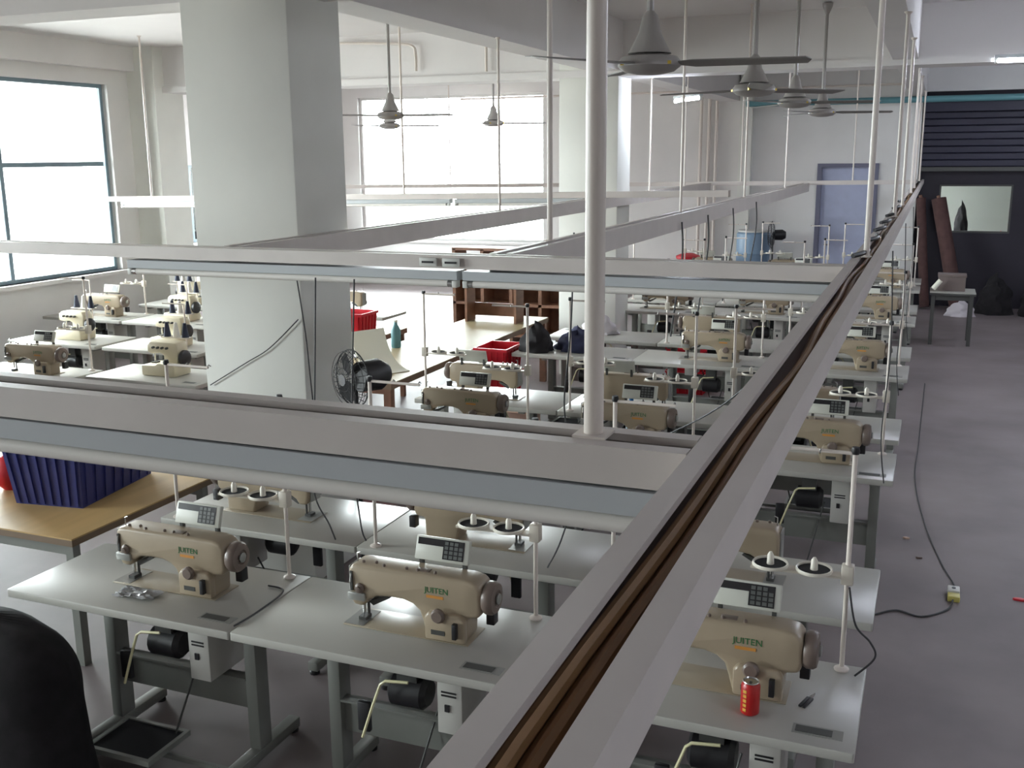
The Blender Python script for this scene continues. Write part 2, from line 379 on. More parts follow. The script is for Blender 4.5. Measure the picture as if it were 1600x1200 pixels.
def batten(p, q, label, drop=.0655, tube_gap=.0, L=None):
    """lamp batten hung under a cross tray between p and q (points on the tray underside axis)"""
    p = Vector(p); q = Vector(q); L = (q - p).length; d = (q - p).normalized(); X = Vector((d.y, -d.x, 0)).normalized(); Zv = X.cross(d)
    root = thing('lamp_batten', label, 'lamp fixture', p, 0, 'unlit lamp battens')
    root.matrix_world = Matrix(((X.x, d.x, Zv.x, p.x), (X.y, d.y, Zv.y, p.y), (X.z, d.z, Zv.z, p.z), (0, 0, 0, 1)))
    MB().prism([(-.054, 0), (.04, 0), (.04, -.046), (-.03, -.046), (-.052, -.042)], .0, L).build('body', 'fixture', root)
    for y in (.0, L - .025):
        MB().box((-.056, y, -.078), (-.012, y + .025, -.0452)).build('lamp_holder', 'cap', root, bevel=.003)
    tb = MB().tube([(-.037, .026, -.0605), (-.037, L - .026, -.0605)], .0165, 14).build('tube', 'tube', root, True)
    for y in (.026, L - .05):
        MB().tube([(-.037, y, -.0605), (-.037, y + .024, -.0605)], .0172, 14).build('end_cap', 'steel', tb, True)
    return root
zb = TZ - .0640
batten((-.345, 1.565, zb - .004), (-2.03, 1.565, zb - .002), 'unlit lamp batten under the nearest cross tray, beside the aisle tray')
batten((-2.06, 1.565, zb - .002), (-3.7, 1.565, zb), 'unlit lamp batten under the nearest cross tray, window end')
batten((-.345, 4.455, zb - .012), (-2.03, 4.455, zb - .012), 'unlit lamp batten under the second cross tray, beside the aisle tray')
batten((-2.06, 4.455, zb - .012), (-4.02, 4.46, zb - .016), 'unlit lamp batten under the second cross tray, crossing the column')
for i, x in enumerate((-3.52, -5.1, -6.7, -8.3)):
    z = 2.318 + (x + 1.96) * .01415 - .0645
    batten((x, 10.8, z - .002), (x - 1.52, 10.8, z - .0235), ('unlit lamp batten under the third cross tray, first from its open end', 'unlit lamp batten under the third cross tray, second from its open end', 'unlit lamp batten under the third cross tray, third from its open end', 'unlit lamp batten under the third cross tray, nearest the windows')[i])
# socket boxes on the second cross tray face
for i, x in enumerate((-2.08, -2.2)):
    so = MB().box((x - .045, 4.383, TZ - .055), (x + .045, 4.394, TZ - .015)).build('socket_box', 'cap', None, bevel=.003)
    MB().box((x - .03, 4.379, TZ - .04), (x + .03, 4.384, TZ - .03)).build('socket_slot', 'black', so)
    tag(so, ('small socket box on the second cross tray, aisle side of two', 'small socket box on the second cross tray, window side of two')[i], 'socket')
# hanger pipes
def pipe(x, y, label, r=.012, z0=TZ, z1=SLAB, grp='hanger pipes'):
    root = thing('hanger_pipe', label, 'pipe', (x, y, z0), 0, grp)
    MB().tube([(0, 0, 0), (0, 0, z1 - z0)], r, 12).build('shaft', 'pipe', root, True)
    MB().lathe([(r * 2.1, 0), (r * 2.1, -.006), (r * 1.1, -.02)], (0, 0, z1 - z0), 12).build('ceiling_flange', 'pipe', root, True)
    MB().box((-r * 1.7, -r * 1.7, 0), (r * 1.7, r * 1.7, .004)).build('foot_plate', 'pipe', root)
    return root
pipe(-.495, 1.578, 'thick pale hanger pipe rising from the nearest cross tray', .0165)
pipe(-1.93, 5.33, 'hanger pipe on the tray one bay in, just past the second cross tray', .015, z1=BB - .03)
for i, y in enumerate((4.85, 8.0, 9.8, 12.8, 14.6, 18.2)):
    pipe(MX, y, 'hanger pipe on the aisle tray, %s from the camera' % ('first', 'second', 'third', 'fourth', 'fifth', 'last')[i], .013, z1=SLAB if y > 1e9 else BB)
for i, (x, y) in enumerate(((-1.89, 8.3), (-1.89, 11.3), (-1.89, 14.5), (-3.42, 8.2), (-3.42, 13.2), (-3.42, 15.2))):
    pipe(x, y, 'thin hanger pipe on the tray %s, %s along' % (('one bay in', 'two bays in')[i // 3], ('first', 'middle', 'last')[i % 3]), .011, z1=SLAB if x > -3.4 else BB)
for i, x in enumerate((-9.35, -8.6, -7.7, -5.7)):
    pipe(x, 10.8, 'thin hanger pipe on the third cross tray, %s' % ('nearest the big windows', 'second from the big windows', 'third from the big windows', 'beyond the column')[i], .013, z0=2.318 + (x + 1.96) * .01415)
for i, x in enumerate((-1.2, -2.9, -5.5, -8.0)):
    pipe(x, 16.92, 'thin hanger pipe on the farthest cross tray, %s' % ('next to the door', 'beside the pilaster', 'behind the far column', 'before the far window')[i], .011, z0=TZ + .05 - (x + .33) * -.01)

# ================================================================== sewing stations
TOP = .78; TW = 1.216; TD = .62
def sewing_table():
    r = thing('sewing_table', 'x', 'table', (0, 0, 0), 0, 'white sewing tables in rows')
    w2, d2 = TW / 2, TD / 2
    top = MB().prism([(-w2 + .006, -d2), (w2 - .006, -d2), (w2, -d2 + .006), (w2, d2 - .006), (w2 - .006, d2), (-w2 + .006, d2), (-w2, d2 - .006), (-w2, -d2 + .006)], TOP - .036, TOP, 'xy').build('tabletop', 'lam', r, bevel=.003)
    MB().box((.40, -.245, TOP - .001), (.565, -.185, TOP + .002)).build('oil_pan_slot', 'plate', top, label='grey slotted plate let into the top')
    MB().box((.41, -.235, TOP + .0005), (.53, -.195, TOP + .0035)).build('slot_cover', 'darkframe', top)
    for x in (-.29, .50):
        MB().box((x - .03, -.045, .07), (x + .03, .045, TOP - .066)).build('leg', 'frame', r, bevel=.006)
        MB().box((x - .03, -.27, .02), (x + .03, .27, .07)).build('foot', 'frame', r, bevel=.006)
        MB().box((x - .025, -.24, TOP - .066), (x + .025, .24, TOP - .037)).build('top_rail', 'frame', r)
        for y in (-.25, .25): MB().lathe([(.026, 0), (.026, .014), (.016, .021)], (x, y, 0), 10).build('rubber_foot', 'black', r, True)
    MB().box((-.26, -.012, .25), (.47, .012, .41)).box((-.26, -.045, .40), (.47, .012, .41)).build('crossbar', 'frame', r)
    # treadle
    tr = MB().box((-.19, -.36, .09), (.17, -.34, .115)).box((-.19, -.1, .09), (.17, -.08, .115)).box((-.19, -.34, .09), (-.17, -.1, .115)).box((.15, -.34, .09), (.17, -.1, .115)).build('treadle_frame', 'frame', r)
    MB().box((-.17, -.34, .094), (.15, -.1, .108)).build('treadle_mat', 'felt', tr)
    MB().tube([(.12, -.12, .11), (.2, .02, .50)], .005, 6).build('treadle_rod', 'darkframe', r, True)
    MB().bar((-.29, -.2, .05), (.5, -.2, .05), .02, .02).build('treadle_bar', 'frame', r)
    # motor and control box
    MB().lathe([(.05, 0), (.07, .015), (.07, .15), (.05, .17)], (.03, -.1, .56), 16, 'x').build('motor', 'black', r, True)
    MB().box((.07, -.14, .61), (.16, -.06, TOP - .037)).build('motor_bracket', 'darkframe', r)
    cb = MB().box((.25, -.14, .42), (.36, .10, TOP - .037)).build('control_box', 'boxwhite', r, bevel=.006)
    MB().box((.285, -.146, .52), (.305, -.139, .55)).build('switch', 'black', cb)
    MB().box((.27, -.143, .585), (.335, -.139, .592)).box((.27, -.143, .60), (.335, -.139, .607)).build('label_plate', 'black', cb)
    # knee lifter
    MB().tube([(.16, -.21, .655), (.06, -.215, .645), (.04, -.22, .63), (-.0, -.225, .52), (-.045, -.23, .385)], .0062, 6).build('knee_lifter', 'rod', r, True, label='pale bent knee lifter rod')
    kp = MB().box((-.075, -.215, .40), (-.02, -.19, .53)).build('knee_pad', 'black', r, bevel=.006)
    return r
def sewing_machine():
    r = thing('sewing_machine', 'x', 'sewing machine', (0, 0, 0), 0, 'cream lockstitch sewing machines')
    MB().box((-.21, -.085, 0), (.36, .09, .004)).build('bed', 'bed', r, bevel=.0015)
    sp = MB().box((-.21, -.075, .004), (-.12, .075, .0058)).build('slide_plate', 'plate', r)
    prof = [(.165, 0), (.34, 0), (.345, .105), (.395, .112), (.405, .14), (.405, .235), (.385, .258), (.34, .267), (-.135, .267), (-.175, .262), (-.188, .24), (-.188, .125),
            (-.172, .085), (-.125, .082), (-.105, .112), (-.06, .136), (.0, .143), (.06, .142), (.105, .13), (.135, .105), (.15, .06)]
    b = MB().prism(prof, -.062, .062).build('arm', 'beige', r, bevel=.017, seg=3)
    MB().prism([(.17, .004), (.345, .004), (.345, .1), (.325, .122), (.185, .122), (.17, .1)], -.088, -.05).build('column_front', 'beige', r, bevel=.01)
    MB().box((-.1955, -.045, .10), (-.187, .045, .25)).build('face_plate', 'plate', r, bevel=.003)
    MB().box((-.19, -.072, .11), (-.11, -.05, .145)).build('thread_guard', 'plate', r, bevel=.004)
    t = MB().lathe([(.022, 0), (.022, -.008), (.012, -.014), (.012, -.022), (.004, -.024)], (-.135, -.062, .165), 12, 'y').build('tension_dial', 'wheel', r, True)
    MB().box((-.178, -.068, .15), (-.168, -.055, .235)).build('take_up_slot', 'darkframe', r)
    MB().tube([(-.173, -.075, .19), (-.173, -.066, .225)], .004, 6).build('take_up_lever', 'steel', r, True)
    MB().tube([(-.155, 0, .09), (-.155, 0, .03)], .007, 8).build('needle_bar', 'steel', r, True)
    MB().tube([(-.155, 0, .03), (-.155, 0, .006)], .0018, 6).build('needle', 'steel', r)
    MB().tube([(-.140, .012, .085), (-.140, .012, .02)], .006, 8).box((-.166, -.03, .006), (-.132, .018, .02)).build('presser_foot', 'darkframe', r)
    MB().prism([(-.12, .09), (-.03, .13), (-.02, .12), (-.10, .075)], -.02, .03).build('thread_trimmer', 'darkframe', r)
    w_ = MB().lathe([(.03, .405), (.062, .407), (.068, .417), (.068, .44), (.06, .452), (.035, .456), (.03, .45), (.012, .452)], (0, 0, .185), 24, 'x').build('handwheel', 'wheel', r, True)
    MB().lathe([(.022, .456), (.022, .462), (.016, .465)], (0, 0, .185), 14, 'x').build('wheel_bolt', 'plate', w_, True)
    MB().lathe([(.03, -.088), (.03, -.1), (.022, -.108)], (.235, 0, .115), 16, 'y').build('stitch_dial', 'wheel', r, True)
    MB().box((.30, -.11, .03), (.32, -.088, .095)).build('reverse_lever', 'black', r, bevel=.003)
    MB().box((.20, -.0895, .03), (.26, -.0878, .05)).build('model_plate', 'darkframe', r)
    for x in (-.13, -.075, -.03, .07, .12, .2):
        MB().lathe([(.007, .262), (.007, .275), (.0035, .278)], (x, -.03 + .012 * math.sin(x * 50), 0), 8).build('thread_guide', 'wheel', r, True)
    MB().tube([(-.165, -.02, .26), (-.165, -.02, .30), (-.15, -.02, .305)], .003, 6).build('top_guide', 'steel', r, True)
    MB().box((.11, -.035, .264), (.17, -.005, .272)).build('bobbin_winder', 'wheel', r, bevel=.002)
    MB().box((.39, .03, .05), (.425, .075, .11)).build('rear_sensor', 'black', r, bevel=.003)
    # control panel standing on the arm, tilted back
    p = MB().box((-.12, -.011, 0), (.12, .011, .098)).build('control_panel', 'panelw', r, bevel=.004)
    p.location = (.19, .045, .285); p.rotation_euler = (-.32, 0, 0)
    MB().box((-.11, -.0128, .062), (.005, -.0105, .09)).box((.005, -.0128, .012), (.098, -.0105, .09)).build('display', 'display', p)
    kb = MB()
    for i in range(4):
        for j in range(4):
            if i == 3 and j == 3: continue
            kb.box((.012 + i * .0215, -.0148, .017 + j * .018), (.028 + i * .0215, -.0127, .03 + j * .018))
    kb.build('keypad', 'key', p)
    for x in (.085, .28): MB().box((x, .05, .255), (x + .015, .07, .31)).build('panel_bracket', 'darkframe', r)
    me = text_mesh('JUITEN', .034, 'green')
    t = bpy.data.objects.new('lettering', me); C.objects.link(t); t.parent = r; t.location = (.215, -.0628, .205); t.rotation_euler = (PI / 2, 0, 0); t['label'] = 'green maker lettering'
    MB().box((.17, -.0636, .172), (.245, -.0618, .184)).build('emblem_strip', 'orange', r, label='orange printed strip')
    return r
def thread_stand():
    r = thing('thread_stand', 'x', 'thread stand', (0, 0, 0), 0, 'white thread stands')
    MB().tube([(0, 0, 0), (0, 0, .855)], .0095, 10).build('pole', 'pipe', r, True)
    MB().lathe([(.028, 0), (.028, .006), (.014, .014)], (0, 0, 0), 14).build('base_flange', 'pipe', r, True)
    MB().box((-.022, -.022, .345), (.022, .022, .42)).build('bracket', 'rack', r, bevel=.005)
    rk = MB().prism([(-.35, -.03), (-.02, -.022), (-.02, .022), (-.35, .03)], .368, .378, 'xy').build('rack_arm', 'rack', r)
    for x in (-.28, -.12):
        pl = MB().lathe([(.060, .380), (.0655, .378), (.068, .384), (.0655, .392), (.060, .390)], (x, 0, 0), 22, closed=True).build('spool_plate', 'ring', r, True)
        MB().lathe([(.0602, .380), (.0602, .3835)], (x, 0, 0), 22).build('felt_pad', 'felt', pl)
        MB().lathe([(.014, .383), (.012, .42), (.005, .432)], (x, 0, 0), 10).build('spool_pin', 'ring', pl, True)
    MB().tube([(0, 0, .845), (-.27, 0, .845)], .007, 8).build('top_arm', 'pipe', r, True)
    MB().lathe([(.013, -.012), (.016, 0), (.013, .014)], (0, 0, .855), 10).build('top_knob', 'black', r, True)
    for x in (-.12, -.26): MB().tube([(x, 0, .845), (x, -.02, .855), (x, -.035, .845)], .003, 6).build('thread_eye', 'steel', r, True)
    return r
ptab, pmac, psta = sewing_table(), sewing_machine(), thread_stand()
used = {}
def put(proto, loc, rz, label):
    o = proto if proto.name not in used else copy_tree(proto)
    used[proto.name] = 1
    o.location = loc; o.rotation_euler = (0, 0, rz); o['label'] = label
    return o
COLX = (-3.17, -1.95, -.72)
ROWY = (3.51, 4.53, 6.58, 7.53, 9.62, 10.62, 12.75, 13.75, 15.85, 16.85)
ORD = ('first', 'second', 'third', 'fourth', 'fifth', 'sixth', 'seventh', 'eighth', 'ninth', 'tenth')
CN = ('window-end', 'middle', 'aisle-end')
for ri, y in enumerate(ROWY):
    for ci, x in enumerate(COLX):
        rz = 0 if ri % 2 == 0 else PI
        s = 1 if rz == 0 else -1
        nm = '%s of row %s' % (CN[ci], ORD[ri]) if False else None
        put(ptab, (x, y, 0), rz, 'white sewing table, %s place in the %s row from the camera' % (CN[ci], ORD[ri]))
        if (ri, ci) in ((4, 0), (5, 0)): continue
        put(pmac, (x, y + s * .01, TOP + .0005), rz, 'cream sewing machine on the %s table of the %s row' % (CN[ci], ORD[ri]))
        put(psta, (x + s * .52, y + s * .265, TOP + .0005), rz, 'white thread stand on the %s table of the %s row' % (CN[ci], ORD[ri]))

# ================================================================== ceiling fans
def ceiling_fan():
    r = thing('ceiling_fan', 'x', 'fan', (0, 0, 0), 0, 'ceiling fans on long rods')
    MB().tube([(0, 0, .1), (0, 0, 1.12)], .016, 8).build('rod', 'fan', r, True)
    MB().lathe([(.012, 1.0), (.05, 1.09), (.055, 1.12)], (0, 0, 0), 14).build('ceiling_cup', 'fan', r, True)
    MB().lathe([(.017, .27), (.035, .25), (.05, .18), (.09, .10), (.098, .09)], (0, 0, 0), 16).build('canopy', 'fan', r, True)
    mo = MB().lathe([(.06, .09), (.125, .075), (.14, .055), (.14, .035), (.11, .012), (.05, .0), (.01, -.002)], (0, 0, 0), 20).build('motor', 'fan', r, True)
    for t in (.6, 2.4, 3.9, 5.6): MB().box((.132 * math.cos(t) - .012, .132 * math.sin(t) - .012, .036), (.132 * math.cos(t) + .012, .132 * math.sin(t) + .012, .05)).build('clip', 'fanband', mo)
    for k in range(3):
        t = 2 * PI * k / 3
        b = MB()
        L = [(.11, -.03, .05), (.2, -.055, .055), (.68, -.07, .05), (.70, .0, .045), (.68, .065, .035), (.2, .05, .035), (.11, .03, .045)]
        b.add([(x, y, z) for x, y, z in L] + [(x, y, z - .004) for x, y, z in L], [tuple(range(7)), tuple(reversed(range(7, 14)))] + [((i + 1) % 7, i, 7 + i, 7 + (i + 1) % 7) for i in range(7)])
        o = b.build('blade', 'blade', r); o.rotation_euler = (0, 0, t)
    return r
pf = ceiling_fan()
for i, (x, y, z, a, lb) in enumerate([(-1.23, 4.7, 3.03, .05, 'grey ceiling fan closest to the camera, behind the thick pipe'), (-1.17, 7.2, 3.05, .75, 'grey ceiling fan over the aisle side, second from the camera'),
        (-1.18, 9.4, 3.06, .1, 'grey ceiling fan over the aisle side, third from the camera'), (-1.16, 11.5, 3.05, .15, 'grey ceiling fan over the aisle side, farthest of four'),
        (-5.25, 9.7, 3.05, .02, 'ceiling fan beside the square column, before the bright far window'), (-5.5, 13.0, 3.06, 2.4, 'small ceiling fan silhouetted in front of the far window'), (-7.0, 12.9, 3.05, .3, 'ceiling fan half behind the square column')]):
    o = put(pf, (x, y, z), a, lb)

# ================================================================== lit lamps
def lit_lamp(p, L, rz, label):
    r = thing('lit_lamp', label, 'lamp', p, rz)
    MB().box((-L / 2, -.022, 0), (L / 2, .022, .035)).build('body', 'fixture', r)
    MB().tube([(-L / 2 + .02, 0, -.025), (L / 2 - .02, 0, -.025)], .018, 10).build('tube', 'lampon', r, True)
    for x in (-L / 2, L / 2 - .03): MB().box((x, -.015, -.05), (x + .03, .015, 0)).build('lamp_holder', 'cap', r)
    if p[2] > 3.7:
        for x in (-L * .35, L * .35): MB().tube([(x, 0, .04), (x, 0, SLAB - p[2])], .006, 6).build('drop_rod', 'cap', r, True)
    return r
lit_lamp((-2.9, 12.95, 3.36), .8, 2.2, 'lit lamp tube glowing by the far column')
lit_lamp((1.2, 11.94, 3.60), 1.5, 0, 'lit lamp tube on the cross beam above the aisle')
for i, (x, y) in enumerate(((2.2, 16.2), (3.2, 7.5), (3.2, 1.5))):
    lit_lamp((x, y, SLAB - .30), 1.5, 0, 'lit lamp tube on the ceiling right of the aisle, %s from the far end' % ORD[i])
tag(MB().tube([(-2.9, 12.95, 3.395), (-2.9, 12.95, SLAB)], .008, 6).build('lamp_rod', 'pipe', None, True), 'thin rod holding the lit lamp by the far column', 'rod')

# ================================================================== cords
def cord(pts, label, r=.004, m='cord', n=8, grp=None, name='power_cord'):
    return tag(MB().tube(bez(pts, n), r, 6).build(name, m, None, True), label, 'cord', grp)
cord([(-2.82, 4.38, 2.10), (-2.84, 4.34, 1.4), (-2.84, 4.30, 1.02), (-2.74, 4.27, .86), (-2.70, 4.26, .784)], 'dark cord falling to the second row, window-side of two by the first seam')
cord([(-2.60, 4.38, 2.10), (-2.62, 4.33, 1.3), (-2.58, 4.31, .88), (-2.545, 4.30, .784)], 'dark cord falling to the second row, aisle-side of two by the first seam')
cord([(-1.40, 4.38, 2.10), (-1.42, 4.34, 1.3), (-1.5, 4.32, .95), (-1.57, 4.30, .784)], 'dark cord falling beside the middle thread stand of the first row')
cord([(-.19, 3.757, 1.12), (-.16, 3.75, .98), (-.105, 3.75, .92), (-.085, 3.75, .86), (-.15, 3.72, .79)], 'dark cord looping beside the aisle-end thread stand of the first row')
cord([(-2.68, 3.65, .786), (-2.58, 3.62, .786), (-2.56, 3.4, .786), (-2.57, 3.25, .786)], 'dark cord lying along the seam of the two nearest tables', .004)
cord([(-3.52, 5.262, 1.98), (-3.47, 5.25, 1.64), (-3.42, 5.2, 1.4), (-3.40, 5.2, 1.1)], 'dark cord hanging down the aisle corner of the square column')
cord([(-4.23, 5.285, 1.26), (-3.95, 5.285, 1.42), (-3.76, 5.285, 1.53), (-3.54, 5.285, 1.72)], 'thin dark string slanting across the square column', .0035)
cord([(-.335, 5.6, 2.19), (-.5, 5.7, 1.9), (-1.05, 6.05, 1.25), (-1.6, 6.32, .86), (-1.72, 6.33, .785)], 'dark cord sweeping over the middle machine of the third row', .005)
cord([(-2.3, 6.84, 2.16), (-2.32, 6.84, 1.5), (-2.36, 6.82, 1.0), (-2.34, 6.8, .79)], 'dark cord hanging to the third row by the window-end thread stand', .006)
cord([(-2.14, 6.84, 2.16), (-2.2, 6.84, 1.4), (-2.2, 6.82, .9), (-2.3, 6.7, .79)], 'dark cord hanging to the third row, nearer the thick pipe', .004)
for i, y in enumerate((8.0, 9.0, 10.2, 11.6)):
    cord([(-1.81, y, 2.17), (-1.80, y, 1.9), (-1.86, y + .05, 1.5), (-1.9, y + .1, 1.25)], 'dark cord dangling from the tray one bay in, %s along' % ('first', 'second', 'third', 'last')[i], .007)
for i, (y, z) in enumerate(((6.0, .35), (8.4, .4), (11.0, .4))):
    cord([(-.195, y, 2.16), (-.17, y, 1.6), (-.19, y + .1, 1.1), (-.16, y + .15, .8)], 'dark cord hanging off the aisle tray, %s from the camera' % ('nearest', 'second', 'third')[i], .004)
# black plugs on top of the aisle tray
for i, y in enumerate((4.75, 5.6, 6.4, 7.1, 7.9, 9.0, 10.3)):
    cord([(MX - .05, y, TZ + .012), (MX - .01, y + .08, TZ + .02), (MX + .0, y + .2, TZ + .02), (MX - .02, y + .45, TZ + .012)], 'black cable tail on top of the aisle tray, %s from the camera' % ORD[i], .011, 'black', 4, 'cable tails on the aisle tray', 'cable_tail')
# floor cable, adaptor and scraps
cord([(-.25, 6.02, .006), (-.16, 6.08, .006), (-.04, 6.19, .006), (.1, 6.15, .006), (.24, 6.30, .006), (.275, 6.43, .02)], 'black cord on the aisle floor from table to adaptor', .006, name='floor_cord')
cord([(.28, 6.62, .02), (.28, 6.75, .005), (.21, 7.08, .005), (.1, 7.83, .005), (.01, 8.95, .005), (.02, 10.22, .005), (.04, 12.93, .005)], 'long grey cord running up the aisle floor', .005, name='floor_cord')
ad = thing('socket_adaptor', 'white and yellow socket adaptor lying on the aisle floor', 'adaptor', (.28, 6.52, 0))
MB().box((-.035, .0, 0), (.035, .09, .045)).build('white_block', 'cap', ad, bevel=.006)
MB().box((-.035, -.075, 0), (.035, -.001, .035)).build('yellow_block', mat('yellow_plastic', (206, 196, 110), .4), ad, bevel=.006)
MB().lathe([(.012, .045), (.012, .049)], (0, .045, 0), 10).build('socket_hole', 'black', ad)
def scrap(x, y, m, label, s=1.0):
    P = [(random.uniform(.6, 1) * math.cos(t) * .035 * s, random.uniform(.6, 1) * math.sin(t) * .014 * s) for t in [i * PI / 4 for i in range(8)]]
    o = MB().prism(P, 0, .012, 'xy').build('scrap', m, None, bevel=.002); o.location = (x, y, 0); return tag(o, label, 'scrap')
scrap(-.02, 7.48, 'card', 'pale scrap on the aisle floor beside the grey cord')
scrap(.07, 7.12, 'wheel', 'small brown scrap on the aisle floor beside the cord', .8)
scrap(.66, 6.62, 'red', 'red scrap of thread on the aisle floor', 1.6)

# ================================================================== things on the nearest tables
can = thing('drink_can', 'red drink can with gold print on the aisle-end table', 'can', (-.47, 3.335, TOP + .0))
MB().lathe([(.024, .001), (.032, .008), (.033, .012), (.033, .108), (.027, .119)], (0, 0, 0), 22).build('body', 'redcan', can, True)
MB().lathe([(.027, .119), (.0285, .122), (.027, .125), (.024, .121), (.002, .121)], (0, 0, 0), 22).build('lid', 'steel', can, True)
for k in range(5):
    o = MB().box((-.007, -.0338, .02 + k * .017), (.006, -.0325, .031 + k * .017)).build('gold_character', 'gold', can); o.rotation_euler = (0, 0, -.45)
MB().box((-.004, -.01, .125), (.004, .008, .127)).build('pull_tab', 'steel', can)
tl = thing('thread_snips', 'small black thread snips lying on the aisle-end table', 'snips', (-.29, 3.49, TOP + .0), 1.25)
MB().bar((-.055, .006, .004), (.02, .008, .004), .012, .008).build('handle', 'black', tl, bevel=.002)
MB().bar((-.055, -.008, .004), (.02, -.006, .004), .012, .008).build('handle', 'black', tl, bevel=.002)
MB().prism([(.02, .01), (.06, .003), (.06, .0), (.02, -.008)], .002, .006, 'xy').build('blade', 'steel', tl)
cw = random.Random(3)
cl = MB(); n = 9
V = [(-.10 + .2 * i / n + cw.uniform(-.008, .008), -.05 + .1 * j / n + cw.uniform(-.006, .006), .001 + cw.random() * .018) for j in range(n + 1) for i in range(n + 1)]
cl.add(V, [(j * (n + 1) + i, j * (n + 1) + i + 1, (j + 1) * (n + 1) + i + 1, (j + 1) * (n + 1) + i) for j in range(n) for i in range(n)])
cl.add([(v[0], v[1], v[2] + .0015) for v in V], [(j * (n + 1) + i, j * (n + 1) + i + 1, (j + 1) * (n + 1) + i + 1, (j + 1) * (n + 1) + i) for j in range(n) for i in range(n)])
o = cl.build('plastic_wrapper', mat('crinkled_clear_film', (206, 206, 208), .15, trans=.5)); o.location = (-3.17, 3.36, TOP)
tag(o, 'crinkled clear plastic wrapper before the window-end machine, first row', 'wrapper')

# ================================================================== plywood table with navy basket
def plain_table(name, label, x0, x1, y0, y1, z, top, edge, leg, th=.03, lw=.05, cat='table'):
    r = thing(name, label, cat, ((x0 + x1) / 2, (y0 + y1) / 2, 0))
    a, b = (x1 - x0) / 2, (y1 - y0) / 2
    t = MB().box((-a, -b, z - .008), (a, b, z)).build('tabletop', top, r)
    MB().box((-a, -b, z - .008 - th), (a, b, z - .0081)).build('edge_board', edge, t)
    for sx in (-1, 1):
        for sy in (-1, 1):
            MB().box((sx * (a - .05) - lw / 2, sy * (b - .05) - lw / 2, 0), (sx * (a - .05) + lw / 2, sy * (b - .05) + lw / 2, z - .0085 - th)).build('leg', leg, r)
    for sy in (-1, 1): MB().box((-a + .08, sy * (b - .05) - .012, z - .11), (a - .08, sy * (b - .05) + .012, z - .04)).build('apron', leg, r)
    return r
plain_table('plywood_table', 'pale plywood table holding the navy basket', -6.3, -4.06, 3.87, 5.03, .74, 'wood', 'edge', 'frame', .035)
def basket(name, label, loc, rz, w_, d_, h, m, ribs=7, cat='basket', grp=None, flare=.04):
    r = thing(name, label, cat, loc, rz, grp)
    a, b = w_ / 2, d_ / 2; A, B = a + flare, b + flare; t = .008
    bo = MB()
    lo = [(-a, -b), (a, -b), (a, b), (-a, b)]; hi = [(-A, -B), (A, -B), (A, B), (-A, B)]
    li = [(x * (1 - t / a), y * (1 - t / b)) for x, y in lo]; hi2 = [(x * (1 - t / A), y * (1 - t / B)) for x, y in hi]
    V = [(x, y, 0) for x, y in lo] + [(x, y, h) for x, y in hi] + [(x, y, h) for x, y in hi2] + [(x, y, .01) for x, y in li]
    F = [(3, 2, 1, 0)]
    for i in range(4):
        j = (i + 1) % 4
        F += [(i, j, 4 + j, 4 + i), (4 + i, 4 + j, 8 + j, 8 + i), (8 + i, 8 + j, 12 + j, 12 + i)]
    F.append((12, 13, 14, 15)); bo.add(V, F); bo.build('shell', m, r)
    MB().box((-A - .012, -B - .012, h - .03), (A + .012, -B, h)).box((-A - .012, B, h - .03), (A + .012, B + .012, h)).box((-A - .012, -B, h - .03), (-A, B, h)).box((A, -B, h - .03), (A + .012, B, h)).build('rim', m, r)
    for side in range(4):
        for k in range(ribs):
            f = (k + .5) / ribs * 2 - 1
            if side == 0: p, q = (f * a, -b - .003, .01), (f * A, -B - .003, h - .03)
            elif side == 1: p, q = (a + .003, f * b, .01), (A + .003, f * B, h - .03)
            elif side == 2: p, q = (f * a, b + .003, .01), (f * A, B + .003, h - .03)
            else: p, q = (-a - .003, f * b, .01), (-A - .003, f * B, h - .03)
            MB().bar(p, q, .012, .012).build('rib', m, r)
    return r
basket('laundry_basket', 'large navy plastic basket on the plywood table', (-4.64, 4.58, .74), .14, .44, .68, .40, 'blue', 8)
for i, (x, y, z, m_, lb) in enumerate([(-4.72, 4.45, .76, 'red', 'red cloth bundle inside the navy basket'), (-4.6, 4.75, .76, 'whitecloth', 'white cloth bundle inside the navy basket')]):
    o = MB().lathe([(.06, 0), (.13, .06), (.15, .16), (.12, .27), (.05, .31)], (0, 0, 0), 12).build('cloth_bundle', m_, None, True); o.location = (x, y, z); tag(o, lb, 'cloth')
o = MB().lathe([(.05, 0), (.1, .05), (.11, .12), (.06, .2), (.02, .22)], (0, 0, 0), 12).build('cloth_bundle', 'red', None, True); o.location = (-5.06, 4.42, .74); tag(o, 'red cloth heap on the plywood table behind the basket', 'cloth')

